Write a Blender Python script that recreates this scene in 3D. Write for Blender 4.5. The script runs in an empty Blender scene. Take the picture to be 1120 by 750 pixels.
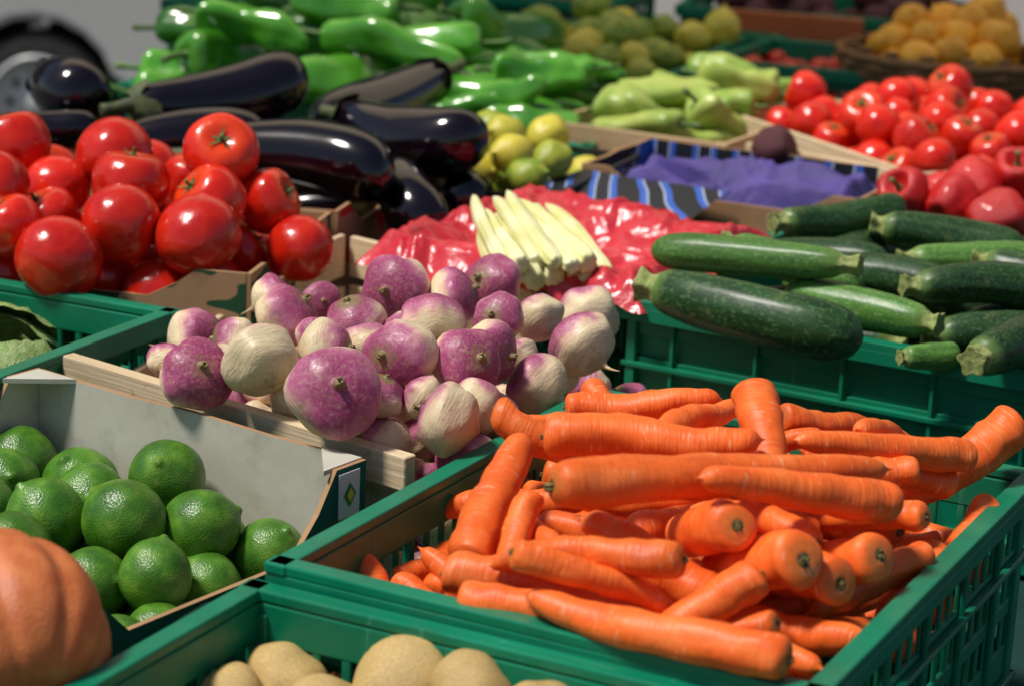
import bpy, bmesh, math, random
import numpy as np
from mathutils import Vector, Matrix, noise
R=1.25
rnd=random.Random(11)
SC=bpy.context.scene
def link(o): SC.collection.objects.link(o); return o
# ------------------------------------------------------------------ materials
class M:
    def __init__(s,name,col=(.5,.5,.5),rough=.5,spec=.5,coat=0,trans=0,sss=0,metal=0):
        s.m=bpy.data.materials.new(name); s.m.use_nodes=True
        s.t=s.m.node_tree; s.N=s.t.nodes; s.b=s.N['Principled BSDF']
        s.b.inputs['Base Color'].default_value=(*col,1); s.b.inputs['Roughness'].default_value=rough
        s.b.inputs['Specular IOR Level'].default_value=spec; s.b.inputs['Coat Weight'].default_value=coat
        s.b.inputs['Coat Roughness'].default_value=.1
        s.b.inputs['Transmission Weight'].default_value=trans; s.b.inputs['Metallic'].default_value=metal
        if sss:
            s.b.inputs['Subsurface Weight'].default_value=sss; s.b.inputs['Subsurface Scale'].default_value=.004
            s.b.inputs['Subsurface Radius'].default_value=(1,.4,.2)
        s.co=None
    def l(s,a,b): s.t.links.new(a,b)
    def coord(s,sc=(1,1,1)):
        if s.co is None:
            tc=s.N.new('ShaderNodeTexCoord'); oi=s.N.new('ShaderNodeObjectInfo')
            mu=s.N.new('ShaderNodeMath'); mu.operation='MULTIPLY'; mu.inputs[1].default_value=31.7
            s.l(oi.outputs['Random'],mu.inputs[0]); s.tc=tc.outputs['Object']; s.rv=mu.outputs[0]; s.rand=oi.outputs['Random']; s.co=1
        v=s.N.new('ShaderNodeVectorMath'); v.operation='MULTIPLY'; v.inputs[1].default_value=sc; s.l(s.tc,v.inputs[0])
        a=s.N.new('ShaderNodeVectorMath'); a.operation='ADD'; s.l(v.outputs[0],a.inputs[0]); s.l(s.rv,a.inputs[1])
        return a.outputs[0]
    def noise(s,scale,detail=3,sc=(1,1,1),rough=.5):
        n=s.N.new('ShaderNodeTexNoise'); n.inputs['Scale'].default_value=scale; n.inputs['Detail'].default_value=detail
        n.inputs['Roughness'].default_value=rough
        s.l(s.coord(sc),n.inputs['Vector']); return n.outputs['Fac']
    def vor(s,scale,feat='F1',sc=(1,1,1)):
        n=s.N.new('ShaderNodeTexVoronoi'); n.feature=feat; n.inputs['Scale'].default_value=scale
        s.l(s.coord(sc),n.inputs['Vector']); return n.outputs['Distance']
    def axis(s,i):
        s.coord(); x=s.N.new('ShaderNodeSeparateXYZ'); s.l(s.tc,x.inputs[0]); return x.outputs[i]
    def math(s,op,a,b):
        m=s.N.new('ShaderNodeMath'); m.operation=op
        for i,v in enumerate((a,b)):
            if isinstance(v,(int,float)): m.inputs[i].default_value=v
            else: s.l(v,m.inputs[i])
        return m.outputs[0]
    def ramp(s,f,stops,interp='LINEAR'):
        r=s.N.new('ShaderNodeValToRGB'); e=r.color_ramp.elements; r.color_ramp.interpolation=interp
        while len(e)<len(stops): e.new(.5)
        for k,(p,c) in zip(e,stops):
            k.position=p; k.color=(*c,1) if isinstance(c,tuple) else (c,c,c,1)
        s.l(f,r.inputs[0]); return r.outputs[0]
    def mix(s,f,a,b,blend='MIX'):
        m=s.N.new('ShaderNodeMix'); m.data_type='RGBA'; m.blend_type=blend
        for inp,v in ((m.inputs[0],f),(m.inputs[6],a),(m.inputs[7],b)):
            if isinstance(v,(int,float)): inp.default_value=v
            elif isinstance(v,tuple): inp.default_value=(*v,1)
            else: s.l(v,inp)
        return m.outputs[2]
    def col(s,c): s.l(c,s.b.inputs['Base Color']); return s
    def rough(s,c): s.l(c,s.b.inputs['Roughness']); return s
    def bump(s,h,dist=.001,st=1):
        b=s.N.new('ShaderNodeBump'); b.inputs['Distance'].default_value=dist; b.inputs['Strength'].default_value=st
        s.l(h,b.inputs['Height']); s.l(b.outputs[0],s.b.inputs['Normal']); return s
def hue(m,c,amt=.25):
    m.coord(); f=m.math('ADD',m.math('MULTIPLY',m.rand,amt),1-amt*.5)
    v=m.N.new('ShaderNodeVectorMath'); v.operation='SCALE'; m.l(c,v.inputs[0]); m.l(f,v.inputs['Scale']); return v.outputs[0]

def mk_carrot():
    m=M('carrot_skin',rough=.46,spec=.4,sss=.06)
    c=m.ramp(m.noise(22,3,(1,2.5,2.5)),[(.3,(.74,.100,.010)),(.55,(.90,.165,.022)),(.75,(.95,.24,.055))])
    c=m.mix(m.math('MULTIPLY',m.rand,.3),c,(.84,.125,.018))
    lines=m.ramp(m.noise(1,3,(420,45,45),.6),[(.60,0.0),(.66,1.0)])
    c=m.mix(m.math('MULTIPLY',lines,.30),c,(.48,.06,.010))
    pale=m.ramp(m.noise(1,2,(300,60,60)),[(.64,0.0),(.71,1.0)])
    c=m.mix(m.math('MULTIPLY',pale,.4),c,(.95,.48,.25))
    dirt=m.ramp(m.noise(30,6,(1,1,1),.75),[(.57,0.0),(.72,1.0)])
    c=m.mix(m.math('MULTIPLY',dirt,.36),c,(.28,.085,.02))
    x=m.axis(0)
    hd=m.ramp(m.math('ADD',m.math('MULTIPLY',x,90),m.math('MULTIPLY',m.noise(180,2),.5)),[(.25,(1.,1.,1.)),(.5,(0.,0.,0.))])
    c=m.mix(m.math('MULTIPLY',hd,.45),c,(.34,.15,.03))
    m.col(hue(m,c,.26))
    h=m.math('ADD',m.noise(1,3,(260,25,25),.6),m.math('MULTIPLY',m.noise(90,3),.6))
    m.bump(h,.0013,.75); return m.m
def mk_crown():
    m=M('carrot_crown',rough=.8); m.col(m.ramp(m.noise(350,3),[(.35,(.05,.035,.010)),(.5,(.17,.12,.035)),(.7,(.30,.27,.09))])); m.bump(m.noise(500,2),.002); return m.m
def mk_turnip():
    m=M('turnip_skin',rough=.42)
    z=m.axis(2)
    t=m.math('ADD',z,m.math('MULTIPLY',m.math('SUBTRACT',m.noise(1.1,4,(1.3,1.3,.7)),.5),1.1))
    t=m.math('ADD',t,m.math('MULTIPLY',m.math('SUBTRACT',m.rand,.5),.6))
    t=m.math('ADD',m.math('MULTIPLY',t,.5),.5)
    c=m.ramp(t,[(.46,(.76,.62,.38)),(.57,(.70,.43,.33)),(.65,(.50,.17,.26)),(.78,(.34,.055,.15)),(.97,(.25,.035,.10))])
    st=m.ramp(m.noise(1,4,(11,11,1.2),.65),[(.50,0.0),(.72,1.0)])
    c=m.mix(m.math('MULTIPLY',st,.34),c,(.70,.46,.36))
    sp=m.ramp(m.noise(3.2,7,(1,1,1.6),.78),[(.55,0.0),(.66,1.0)])
    c=m.mix(m.math('MULTIPLY',sp,.5),c,(.36,.21,.09))
    ln=m.ramp(m.noise(1,3,(1.2,1.2,19),.6),[(.62,0.0),(.68,1.0)])
    c=m.mix(m.math('MULTIPLY',ln,.35),c,(.30,.16,.08))
    tip=m.ramp(m.math('ADD',z,m.math('MULTIPLY',m.noise(8,3),.25)),[(.90,(0.,0.,0.)),(.98,(1.,1.,1.))])
    c=m.mix(tip,c,(.22,.17,.06))
    bot=m.ramp(m.math('ADD',m.math('MULTIPLY',z,-1),m.math('MULTIPLY',m.noise(6,3),.25)),[(.88,(0.,0.,0.)),(1.,(1.,1.,1.))])
    c=m.mix(m.math('MULTIPLY',bot,.7),c,(.42,.28,.13))
    m.col(hue(m,c,.26)); m.bump(m.math('ADD',m.noise(3,5,(1,1,2),.6),m.math('MULTIPLY',m.noise(1,2,(1.5,1.5,16)),.5)),.0016,.6)
    m.rough(m.ramp(m.noise(6,2),[(.3,.32),(.7,.55)])); return m.m
def mk_simple(name,a,b,scale,rough,bumpscale=0,bd=.001,spec=.5,coat=0,sss=0,var=.25,det=3):
    m=M(name,rough=rough,spec=spec,coat=coat,sss=sss)
    m.col(hue(m,m.ramp(m.noise(scale,det),[(.35,a),(.65,b)]),var))
    if bumpscale: m.bump(m.noise(bumpscale,3),bd,.6)
    return m.m
def mk_tomato(name,a=(.56,.010,.004),b=(.72,.026,.008)):
    m=M(name,rough=.22,spec=.5,coat=.1)
    c=m.ramp(m.noise(1.6,2),[(.3,a),(.7,b)])
    fl=m.ramp(m.noise(16,2,rough=.7),[(.60,0.0),(.72,1.0)])
    c=m.mix(m.math('MULTIPLY',fl,.12),c,(.8,.16,.04))
    top=m.ramp(m.math('ADD',m.axis(2),m.math('MULTIPLY',m.noise(5,3),.15)),[(.74,(0.,0.,0.)),(.86,(1.,1.,1.))])
    m.col(hue(m,m.mix(m.math('MULTIPLY',top,.25),c,(.66,.12,.01)),.3)); m.bump(m.noise(3,3),.004,.25); return m.m
def mk_lime(name,a,b,c3,rough=.33,bs=.0007,alt=None):
    m=M(name,rough=rough,spec=.5)
    c=m.ramp(m.noise(1.7,4),[(.3,a),(.5,b),(.75,c3)])
    if alt: m.coord(); c=m.mix(m.ramp(m.rand,[(.3,0.0),(.8,1.0)]),c,alt)
    p=m.ramp(m.vor(20),[(.0,1.0),(.25,0.0)])
    c=m.mix(m.math('MULTIPLY',p,.2),c,c3)
    br=m.ramp(m.noise(3,5,rough=.7),[(.60,0.0),(.70,1.0)]); c=m.mix(m.math('MULTIPLY',br,.3),c,(.26,.21,.07))
    m.col(hue(m,c,.3)); h=m.math('ADD',m.math('MULTIPLY',m.vor(20),.7),m.math('MULTIPLY',m.noise(5,2),.8)); m.bump(h,bs,.6); return m.m
def mk_zuc(name,a,b,sp):
    m=M(name,rough=.38,spec=.4)
    c=m.ramp(m.noise(1,3,(14,130,130)),[(.35,a),(.65,b)])
    s2=m.ramp(m.noise(330,2,(.6,1,1)),[(.55,0.0),(.63,1.0)])
    c=m.mix(m.math('MULTIPLY',s2,.6),c,sp)
    s3=m.ramp(m.noise(40,3,(1,1,1),.6),[(.60,0.0),(.72,1.0)])
    c=m.mix(m.math('MULTIPLY',s3,.3),c,(.16,.18,.06))
    hd=m.ramp(m.math('MULTIPLY',m.axis(0),30),[(.2,(1.,1.,1.)),(.6,(0.,0.,0.))])
    c=m.mix(m.math('MULTIPLY',hd,.6),c,(.18,.29,.07))
    m.col(hue(m,c,.3)); m.bump(m.noise(60,3,(.5,1,1)),.0012,.5); return m.m
def mk_plastic(name,a,b):
    m=M(name,rough=.4,spec=.45)
    c=m.ramp(m.noise(9,5,rough=.6),[(.3,a),(.7,b)])
    d=m.ramp(m.noise(25,5,(1,1,2),.75),[(.54,0.0),(.75,1.0)])
    c=m.mix(m.math('MULTIPLY',d,.42),c,(.035,.07,.04))
    sc=m.ramp(m.noise(1,3,(160,160,14),.6),[(.66,0.0),(.72,1.0)])
    c=m.mix(m.math('MULTIPLY',sc,.3),c,(.13,.38,.25))
    m.col(c); m.rough(m.ramp(m.noise(14,4),[(.3,.28),(.7,.55)])); m.bump(m.noise(120,3),.0005,.4); return m.m
def mk_wood(name,a=(.50,.33,.17),b=(.66,.48,.28)):
    m=M(name,rough=.75,spec=.25)
    c=m.ramp(m.noise(1,5,(8,160,160),.6),[(.3,a),(.7,b)])
    c=m.mix(m.math('MULTIPLY',m.ramp(m.noise(7,3),[(.45,0.0),(.75,1.0)]),.35),c,(.25,.15,.07))
    c=m.mix(m.math('MULTIPLY',m.ramp(m.noise(45,4,rough=.7),[(.62,0.0),(.72,1.0)]),.4),c,(.16,.09,.05))
    m.col(c); m.bump(m.noise(1,4,(12,300,300)),.001,.7); return m.m
def mk_card(name,a,b,ink=None,thr=.6):
    m=M(name,rough=.8,spec=.2)
    c=m.ramp(m.noise(12,4),[(.3,a),(.7,b)])
    if ink:
        k=m.ramp(m.noise(13,2,(1,1,2)),[(thr,0.0),(thr+.01,1.0)],'LINEAR'); c=m.mix(k,c,ink)
    c=m.mix(m.math('MULTIPLY',m.ramp(m.noise(30,5,rough=.7),[(.52,0.0),(.8,1.0)]),.35),c,(.12,.09,.06))
    m.col(c); m.bump(m.noise(40,4),.001,.5); return m.m
MT={}
MT['carrot']=mk_carrot(); MT['crown']=mk_crown(); MT['turnip']=mk_turnip()
MT['tomato']=mk_tomato('tomato_skin')
MT['calyx']=mk_simple('calyx_green',(.05,.12,.02),(.12,.22,.05),60,.6,150)
MT['acalyx']=mk_simple('aubergine_calyx',(.03,.045,.012),(.10,.12,.04),60,.6,150)
MT['lime']=mk_lime('lime_peel',(.032,.115,.007),(.065,.19,.012),(.16,.31,.03))
MT['ylime']=mk_lime('unripe_lemon_peel',(.14,.27,.015),(.25,.36,.03),(.50,.50,.06),alt=(.56,.48,.05))
MT['lemon']=mk_lime('lemon_peel',(.80,.33,.01),(.88,.42,.02),(.90,.50,.05))
MT['aub']=mk_simple('aubergine_skin',(.003,.0012,.003),(.006,.002,.005),8,.13,20,.0006,.5,.3,var=.1)
MT['pepper']=mk_simple('green_pepper_skin',(.035,.19,.008),(.10,.36,.025),12,.18,30,.002,.55,.35,var=.45)
MT['rpepper']=mk_simple('red_pepper_skin',(.50,.007,.008),(.66,.015,.012),12,.2,30,.002,.5,.2,var=.3)
MT['chay']=mk_simple('pale_pepper_skin',(.22,.36,.05),(.42,.50,.11),14,.35,40,.002,var=.3)
MT['zdark']=mk_zuc('courgette_dark_skin',(.009,.034,.009),(.021,.066,.015),(.08,.15,.05))
MT['zlight']=mk_zuc('courgette_light_skin',(.038,.120,.016),(.085,.21,.034),(.20,.32,.10))
MT['zstem']=mk_simple('courgette_stem',(.16,.22,.05),(.34,.36,.12),120,.7,250,.002)
MT['plastic']=mk_plastic('green_crate_plastic',(.0,.145,.070),(.0,.215,.108))
MT['wood']=mk_wood('poplar_wood'); MT['wood2']=mk_wood('pale_wood',(.60,.45,.26),(.78,.62,.40))
MT['cwhite']=mk_card('cardboard_white_liner',(.46,.44,.35),(.56,.54,.45))
MT['cteal']=mk_card('cardboard_teal_print',(.008,.10,.07),(.015,.14,.10),(.42,.42,.36),.66)
MT['cbrown']=mk_card('cardboard_brown',(.34,.19,.09),(.44,.26,.13))
MT['cprint']=mk_card('cardboard_printed',(.36,.21,.11),(.44,.28,.15),(.02,.08,.035),.44)
MT['cred']=mk_card('cardboard_red_print',(.36,.21,.11),(.42,.27,.15),(.5,.03,.02),.55)
MT['potato']=mk_simple('potato_skin',(.46,.30,.10),(.68,.48,.19),22,.5,60,.0008,var=.2,det=7)
MT['pumpkin']=mk_simple('pumpkin_skin',(.50,.12,.028),(.62,.18,.05),5,.5,30,.001,var=.05,det=5)
MT['endive']=mk_simple('endive_leaf',(.66,.64,.24),(.84,.80,.48),30,.4,60,.001,var=.2)
MT['cabbage']=mk_simple('cabbage_leaf',(.26,.42,.09),(.50,.62,.25),10,.45,40,.003,var=.2)
MT['beet']=mk_simple('beet_skin',(.05,.008,.010),(.10,.015,.02),10,.5,50,.002)
m=M('red_plastic_film',(.75,.02,.04),.22,trans=.25); m.col(m.ramp(m.noise(9,4,rough=.6),[(.35,(.66,.010,.025)),(.6,(.82,.06,.08)),(.8,(.9,.30,.30))])); m.bump(m.noise(26,5,rough=.7),.003,.7); MT['film']=m.m
m=M('purple_tissue_paper',rough=.7); m.col(m.ramp(m.noise(16,3),[(.3,(.045,.03,.16)),(.7,(.09,.06,.28))])); m.bump(m.noise(40,4),.003,.8); MT['purple']=m.m
m=M('blue_black_stripe_print',rough=.55)
w=m.N.new('ShaderNodeTexWave'); w.inputs['Scale'].default_value=5; w.inputs['Distortion'].default_value=3.5; w.inputs['Detail'].default_value=1
m.l(m.coord(),w.inputs['Vector']); m.col(m.ramp(w.outputs['Fac'],[(0,(.008,.010,.015)),(.36,(.03,.11,.45)),(.74,(.45,.50,.60)),(.82,(.008,.01,.02))],'CONSTANT')); MT['stripe']=m.m
m=M('white_label',(.7,.7,.68),.6); MT['label']=m.m
m=M('green_ink',(.03,.25,.05),.6); MT['ink']=m.m
m=M('yellow_ink',(.75,.6,.05),.6); MT['yink']=m.m
m=M('asphalt',rough=.9); m.col(m.ramp(m.noise(60,5,rough=.7),[(.3,(.030,.030,.032)),(.7,(.065,.065,.063))])); m.bump(m.noise(200,3),.004); MT['asphalt']=m.m
m=M('paving',rough=.85); m.col(m.ramp(m.noise(5,5),[(.3,(.20,.19,.17)),(.7,(.28,.27,.25))])); MT['pave']=m.m
m=M('dark_green_cloth',rough=.9,spec=.2); m.col(m.ramp(m.noise(8,4),[(.3,(.006,.028,.022)),(.7,(.012,.05,.038))])); m.bump(m.noise(12,3),.01); MT['cloth']=m.m
m=bpy.data.materials.new('added_awning_canvas'); m.use_nodes=True; nt=m.node_tree; nt.nodes.clear()  # cloth of the added awning, dims the sun over the back rows
ou=nt.nodes.new('ShaderNodeOutputMaterial'); mx_=nt.nodes.new('ShaderNodeMixShader'); df=nt.nodes.new('ShaderNodeBsdfDiffuse'); tr=nt.nodes.new('ShaderNodeBsdfTranslucent')
wv=nt.nodes.new('ShaderNodeTexNoise'); wv.inputs['Scale'].default_value=3; rp=nt.nodes.new('ShaderNodeValToRGB'); rp.color_ramp.elements[0].color=(.78,.66,.48,1); rp.color_ramp.elements[1].color=(.88,.76,.58,1)
nt.links.new(wv.outputs['Fac'],rp.inputs[0]); nt.links.new(rp.outputs[0],df.inputs[0]); nt.links.new(rp.outputs[0],tr.inputs[0]); mx_.inputs[0].default_value=.72
nt.links.new(df.outputs[0],mx_.inputs[1]); nt.links.new(tr.outputs[0],mx_.inputs[2]); nt.links.new(mx_.outputs[0],ou.inputs[0]); MT['awning']=m
MT['steel']=M('galvanised_steel',(.45,.46,.47),.4,metal=.9).m
MT['carpaint']=M('car_paint_white',(.66,.65,.60),.25,coat=.6).m
MT['rubber']=mk_simple('tyre_rubber',(.010,.010,.010),(.02,.02,.02),20,.8)
MT['rim']=M('wheel_alloy',(.62,.62,.60),.4,metal=.15).m
MT['glass']=M('car_glass',(.01,.013,.015),.05,coat=.3).m
MT['black']=M('black_plastic',(.012,.012,.012),.6).m
MT['wicker']=mk_wood('wicker',(.16,.08,.03),(.34,.19,.08))
MT['render']=mk_simple('wall_render',(.20,.15,.11),(.27,.21,.15),2,.9,30,.003)
MT['shutter']=M('shutter_paint',(.05,.10,.08),.6).m
MT['orangep']=mk_simple('orange_board_paint',(.45,.09,.02),(.55,.14,.04),9,.5)
# ------------------------------------------------------------------ mesh builder
class MB:
    def __init__(s): s.v=[];s.f=[];s.m=[];s.s=[]
    def add(s,V,F,mi=0,sm=True,mx=None):
        o=len(s.v)
        for v in V: s.v.append(tuple(mx@Vector(v)) if mx is not None else tuple(v))
        for i,f in enumerate(F):
            s.f.append(tuple(k+o for k in f)); s.m.append(mi if isinstance(mi,int) else mi[i]); s.s.append(sm)
    def box(s,c,d,mi=0,mx=None):
        x,y,z=c;a,b,e=d[0]/2,d[1]/2,d[2]/2
        V=[(x+i*a,y+j*b,z+k*e) for i in(-1,1) for j in(-1,1) for k in(-1,1)]
        F=[(0,1,3,2),(4,6,7,5),(0,4,5,1),(2,3,7,6),(0,2,6,4),(1,5,7,3)]
        s.add(V,F,mi,False,mx)
    def mesh(s,name,mats):
        me=bpy.data.meshes.new(name); me.from_pydata(s.v,[],s.f)
        for k in mats: me.materials.append(MT[k])
        me.polygons.foreach_set('material_index',s.m); me.polygons.foreach_set('use_smooth',s.s); me.update(); return me
def cr(pts,k=4):
    out=[];P=[pts[0]]+list(pts)+[pts[-1]]
    for i in range(1,len(P)-2):
        a,b,c,d=[np.array(q,float) for q in P[i-1:i+3]]
        for j in range(k):
            t=j/k; out.append(.5*((2*b)+(-a+c)*t+(2*a-5*b+4*c-d)*t*t+(-a+3*b-3*c+d)*t**3))
    out.append(np.array(pts[-1],float)); return out
def tube(mb,prof,n=24,mod=None,bend=None,k=4,amp=0,nf=1,seed=0,split=None,axis='x',mi=0,mx=None):
    P=cr(prof,k) if k>1 else [np.array(p,float) for p in prof]
    V=[];F=[];MI=[]
    for i,(t,r) in enumerate(P):
        r=max(r,0)
        for j in range(n):
            th=2*math.pi*j/n; rr=r*(mod(th,t) if mod else 1)
            y=rr*math.cos(th);z=rr*math.sin(th)
            p=Vector((t,y,z))
            if amp: p+= Vector((0,y,z))*amp*noise.noise(Vector((t*nf+seed*7.3,y*nf+3.1,z*nf+seed)))
            if bend: b=bend(t); p.y+=b[0]; p.z+=b[1]
            V.append((p.x,p.y,p.z) if axis=='x' else (p.y,p.z,p.x))
    for i in range(len(P)-1):
        for j in range(n):
            a=i*n+j;b=i*n+(j+1)%n
            F.append((a,a+n,b+n,b)); MI.append(1 if split is not None and (i<split if isinstance(split,int) else (P[i][0]+P[i+1][0])/2<split) else mi)
    mb.add(V,F,MI,True,mx)
def star(mb,n,r,z,mi,mx=None,w=.3,up=.25,seed=0):
    rr=random.Random(seed)
    for i in range(n):
        a=2*math.pi*i/n+rr.uniform(-.2,.2); c,s_=math.cos(a),math.sin(a); L=r*rr.uniform(.8,1.15); u=up*rr.uniform(-.2,1.4)
        V=[];F=[]
        for k in range(5):
            t=k/4; ww=w*r*(1-t)**.8*(.6+1.2*t if t<.4 else 1.08)+.002*r
            x=t*L; zz=z+u*r*t*t
            V+= [(c*x-s_*ww,s_*x+c*ww,zz),(c*x,s_*x,zz-.06*r*(1-t)),(c*x+s_*ww,s_*x-c*ww,zz)]
        for k in range(4):
            o=k*3; F+=[(o,o+1,o+4,o+3),(o+1,o+2,o+5,o+4)]
        mb.add(V,F,mi,True,mx)
def v_carrot(sd):
    q=random.Random(sd); L=.18;r=.016; e=q.uniform(.45,1.2); b=q.uniform(-.012,.012);b2=q.uniform(-.007,.007)
    pr=[(.006,0),(.004,.12),(.001,.24),(.0,.36),(.006,.62),(.022,.86),(.05,.97),(.09,1.0),(.2,.99),(.4,.94),(.6,.86),(.78,.76),(.9,.64),(.95,.52),(.98,.36),(.995,.18),(1.01,.05),(1.03,.0)]
    pr=[(t*L,x*r if t<.1 else (x**e)*r) for t,x in pr]
    mb=MB(); tube(mb,pr,24,bend=lambda t:(b*math.sin(math.pi*t/L),b2*math.sin(2*math.pi*t/L)),k=4,amp=.20,nf=50,seed=sd,split=9)
    for i in range(6):
        a=q.uniform(0,6.28);d=q.uniform(0,.003)
        tube(mb,[(-.003,0),(-.003,.0008),(.003,.0011)],6,k=1,mi=1,mx=Matrix.Translation((0,d*math.cos(a),d*math.sin(a))))
    return mb.mesh('carrot',['carrot','crown'])
def v_turnip(sd):
    q=random.Random(sd); tail=q.choice([0,1,.6,.4])
    pr=[(.93,0),(.93,.07),(.87,.11),(.81,.15),(.79,.28),(.74,.48),(.56,.79),(.27,.97),(0,1.0),(-.3,.94),(-.58,.72),(-.78,.44),(-.9,.22),(-.98-.03*tail,.10),(-1-.25*tail,.045),(-1.02-.45*tail,.02),(-1.03-.5*tail,0)]
    sq=q.uniform(.88,1.14); bx=q.uniform(-.15,.15)
    mb=MB(); tube(mb,[(t*sq,x) for t,x in pr],32,k=3,axis='z',amp=.24,nf=1.3,seed=sd,bend=lambda t:(bx*max(0,-t-.6)**2*4,bx*.5*t))
    for i in range(5):
        a=q.uniform(0,6.28)
        tube(mb,[(.8,.05),(.95,.04),(1.02,.03),(1.02,0)],6,k=1,mi=0,axis='z',mx=Matrix.Translation((.07*math.cos(a),.07*math.sin(a),0)))
    return mb.mesh('turnip',['turnip'])
def v_tomato(sd,cal=True,mat='tomato'):
    q=random.Random(sd); ph=q.uniform(0,6);n=q.choice([4,5,6]);a=q.uniform(.008,.028)
    pr=[(.66,0),(.67,.08),(.70,.2),(.745,.36),(.755,.52),(.68,.73),(.5,.90),(.22,1.0),(-.1,1),(-.4,.9),(-.65,.68),(-.79,.42),(-.85,.15),(-.85,0)]
    mb=MB(); sq=q.uniform(1.0,1.14)
    tube(mb,[(t*sq,x) for t,x in pr],36,mod=lambda th,t:1+a*math.cos(n*th+ph)*(1.4 if t>.4 else .6)+.015*math.cos(2*th),k=3,axis='z',amp=.05,nf=1.4,seed=sd)
    if cal:
        star(mb,q.choice([5,6]),.42,.72*sq,1,w=.13,up=.35,seed=sd)
        tube(mb,[(.6,.06),(.75,.06),(.92,.05),(.97,.07),(.97,0)],8,k=2,axis='z',mi=1)
    return mb.mesh('tomato',[mat,'calyx'])
def v_round(sd,mat,name,nip=1,el=1.0,amp=.06):
    pr=[(1.0+.14*nip,0),(1.0+.12*nip,.07),(1.0+.02*nip,.17),(.94,.34),(.76,.64),(.45,.89),(0,1),(-.45,.89),(-.78,.62),(-.95,.32),(-1.0,.12),(-.98,.05),(-.97,0)]
    mb=MB(); tube(mb,[(t*el,x) for t,x in pr],32,k=4,axis='z',amp=amp,nf=1.3,seed=sd)
    if mat in('lime','ylime','lemon'): tube(mb,[(-1.02*el,0),(-1.02*el,.06),(-.94*el,.08)],8,k=1,axis='z',mi=1)
    return mb.mesh(name,[mat,'calyx'])
def v_aub(sd):
    q=random.Random(sd); L=.22;r=.036;b=q.uniform(-.018,.018)
    pr=[(.03,0),(.032,.25),(.06,.50),(.2,.74),(.42,.90),(.66,.99),(.8,.98),(.9,.86),(.96,.62),(.99,.32),(1.0,0)]
    be=lambda t:(b*math.sin(math.pi*t/L),0)
    mb=MB(); tube(mb,[(t*L,x*r) for t,x in pr],32,k=4,bend=be,amp=.05,nf=18,seed=sd)
    n=30;V=[];F=[]
    for i in range(5):
        for j in range(n):
            th=2*math.pi*j/n; t=(.02+i/4*(.075+.04*math.cos(5*th)))*L; rr=r*(.22+.02*i+.54*min(1,(t/L)/.15)**.7)*1.03
            V.append((t,rr*math.cos(th)+be(t)[0],rr*math.sin(th)))
    for i in range(4):
        for j in range(n): F.append((i*n+j,i*n+n+j,i*n+n+(j+1)%n,i*n+(j+1)%n))
    mb.add(V,F,1)
    tube(mb,[(-.13*L,0),(-.13*L,.2*r),(-.06*L,.17*r),(.04*L,.26*r)],10,k=2,mi=1)
    return mb.mesh('aubergine',['aub','acalyx'])
def v_pepper(sd,mat='pepper'):
    q=random.Random(sd);L=.16;r=.022;b=q.uniform(-.012,.012);b2=q.uniform(-.008,.008);ph=q.uniform(0,6)
    pr=[(.02,0),(.0,.35),(.0,.6),(.03,.86),(.1,1.0),(.4,.97),(.68,.84),(.88,.58),(.97,.3),(1,0)]
    mb=MB(); tube(mb,[(t*L,x*r) for t,x in pr],28,k=4,mod=lambda th,t:1+.13*math.cos(3*th+ph+t*12),bend=lambda t:(b*math.sin(3*t/L),b2*math.sin(5*t/L)),amp=.4,nf=30,seed=sd)
    tube(mb,[(-.2*L,0),(-.2*L,.004),(-.1*L,.003),(.01*L,.004),(.015*L,.009)],8,k=2,mi=1,bend=lambda t:(.8*t*t/L if t<0 else 0,0))
    return mb.mesh('pepper',[mat,'calyx'])
def v_bell(sd,mat):
    q=random.Random(sd);ph=q.uniform(0,6)
    pr=[(.55,0),(.58,.12),(.72,.28),(.95,.5),(.98,.68),(.8,.88),(.4,1.0),(0,.98),(-.5,.85),(-.9,.66),(-1.05,.42),(-.98,.2),(-.9,0)]
    mb=MB(); tube(mb,pr,36,k=3,axis='z',mod=lambda th,t:1+.13*abs(math.cos(2*th+ph))-.06,amp=.12,nf=1.4,seed=sd)
    tube(mb,[(.5,.22),(.62,.16),(.8,.09),(1.15,.08),(1.3,.11),(1.3,0)],10,k=2,axis='z',mi=1)
    return mb.mesh('red_pepper',[mat,'calyx'])
def v_zuc(sd,mat):
    q=random.Random(sd);L=.22;r=.026;b=q.uniform(-.014,.014)
    pr=[(-.09,0),(-.088,.35),(-.09,.54),(-.075,.52),(-.04,.40),(-.01,.44),(.02,.60),(.06,.76),(.14,.86),(.3,.94),(.55,1.0),(.8,1.0),(.91,.88),(.965,.62),(.99,.34),(1.0,.15),(1.004,0)]
    def mod(th,t):
        k=max(0,min(1,(.03*L-t)/(.06*L))); return 1+.16*k*math.cos(5*th)+.012*math.cos(10*th)
    mb=MB(); tube(mb,[(t*L,x*r) for t,x in pr],40,k=4,mod=mod,bend=lambda t:(b*math.sin(math.pi*max(t,0)/L),0),amp=.06,nf=22,seed=sd,split=.012*L)
    return mb.mesh('courgette',[mat,'zstem'])
def v_endive(sd):
    q=random.Random(sd);L=.12;r=.010
    pr=[(0,0),(0,.6),(.03,.95),(.2,1.0),(.5,.95),(.75,.85),(.9,.6),(1,0)]
    mb=MB()
    tube(mb,[(t*L,x*r) for t,x in pr],24,k=4,mod=lambda th,t:1+.10*math.cos(7*th)-.25*max(0,math.cos(th))**2,bend=lambda t:(.003*math.sin(t*30+sd),.06*t*t/L),amp=.25,nf=40,seed=sd)
    return mb.mesh('endive',['endive'])
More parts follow.
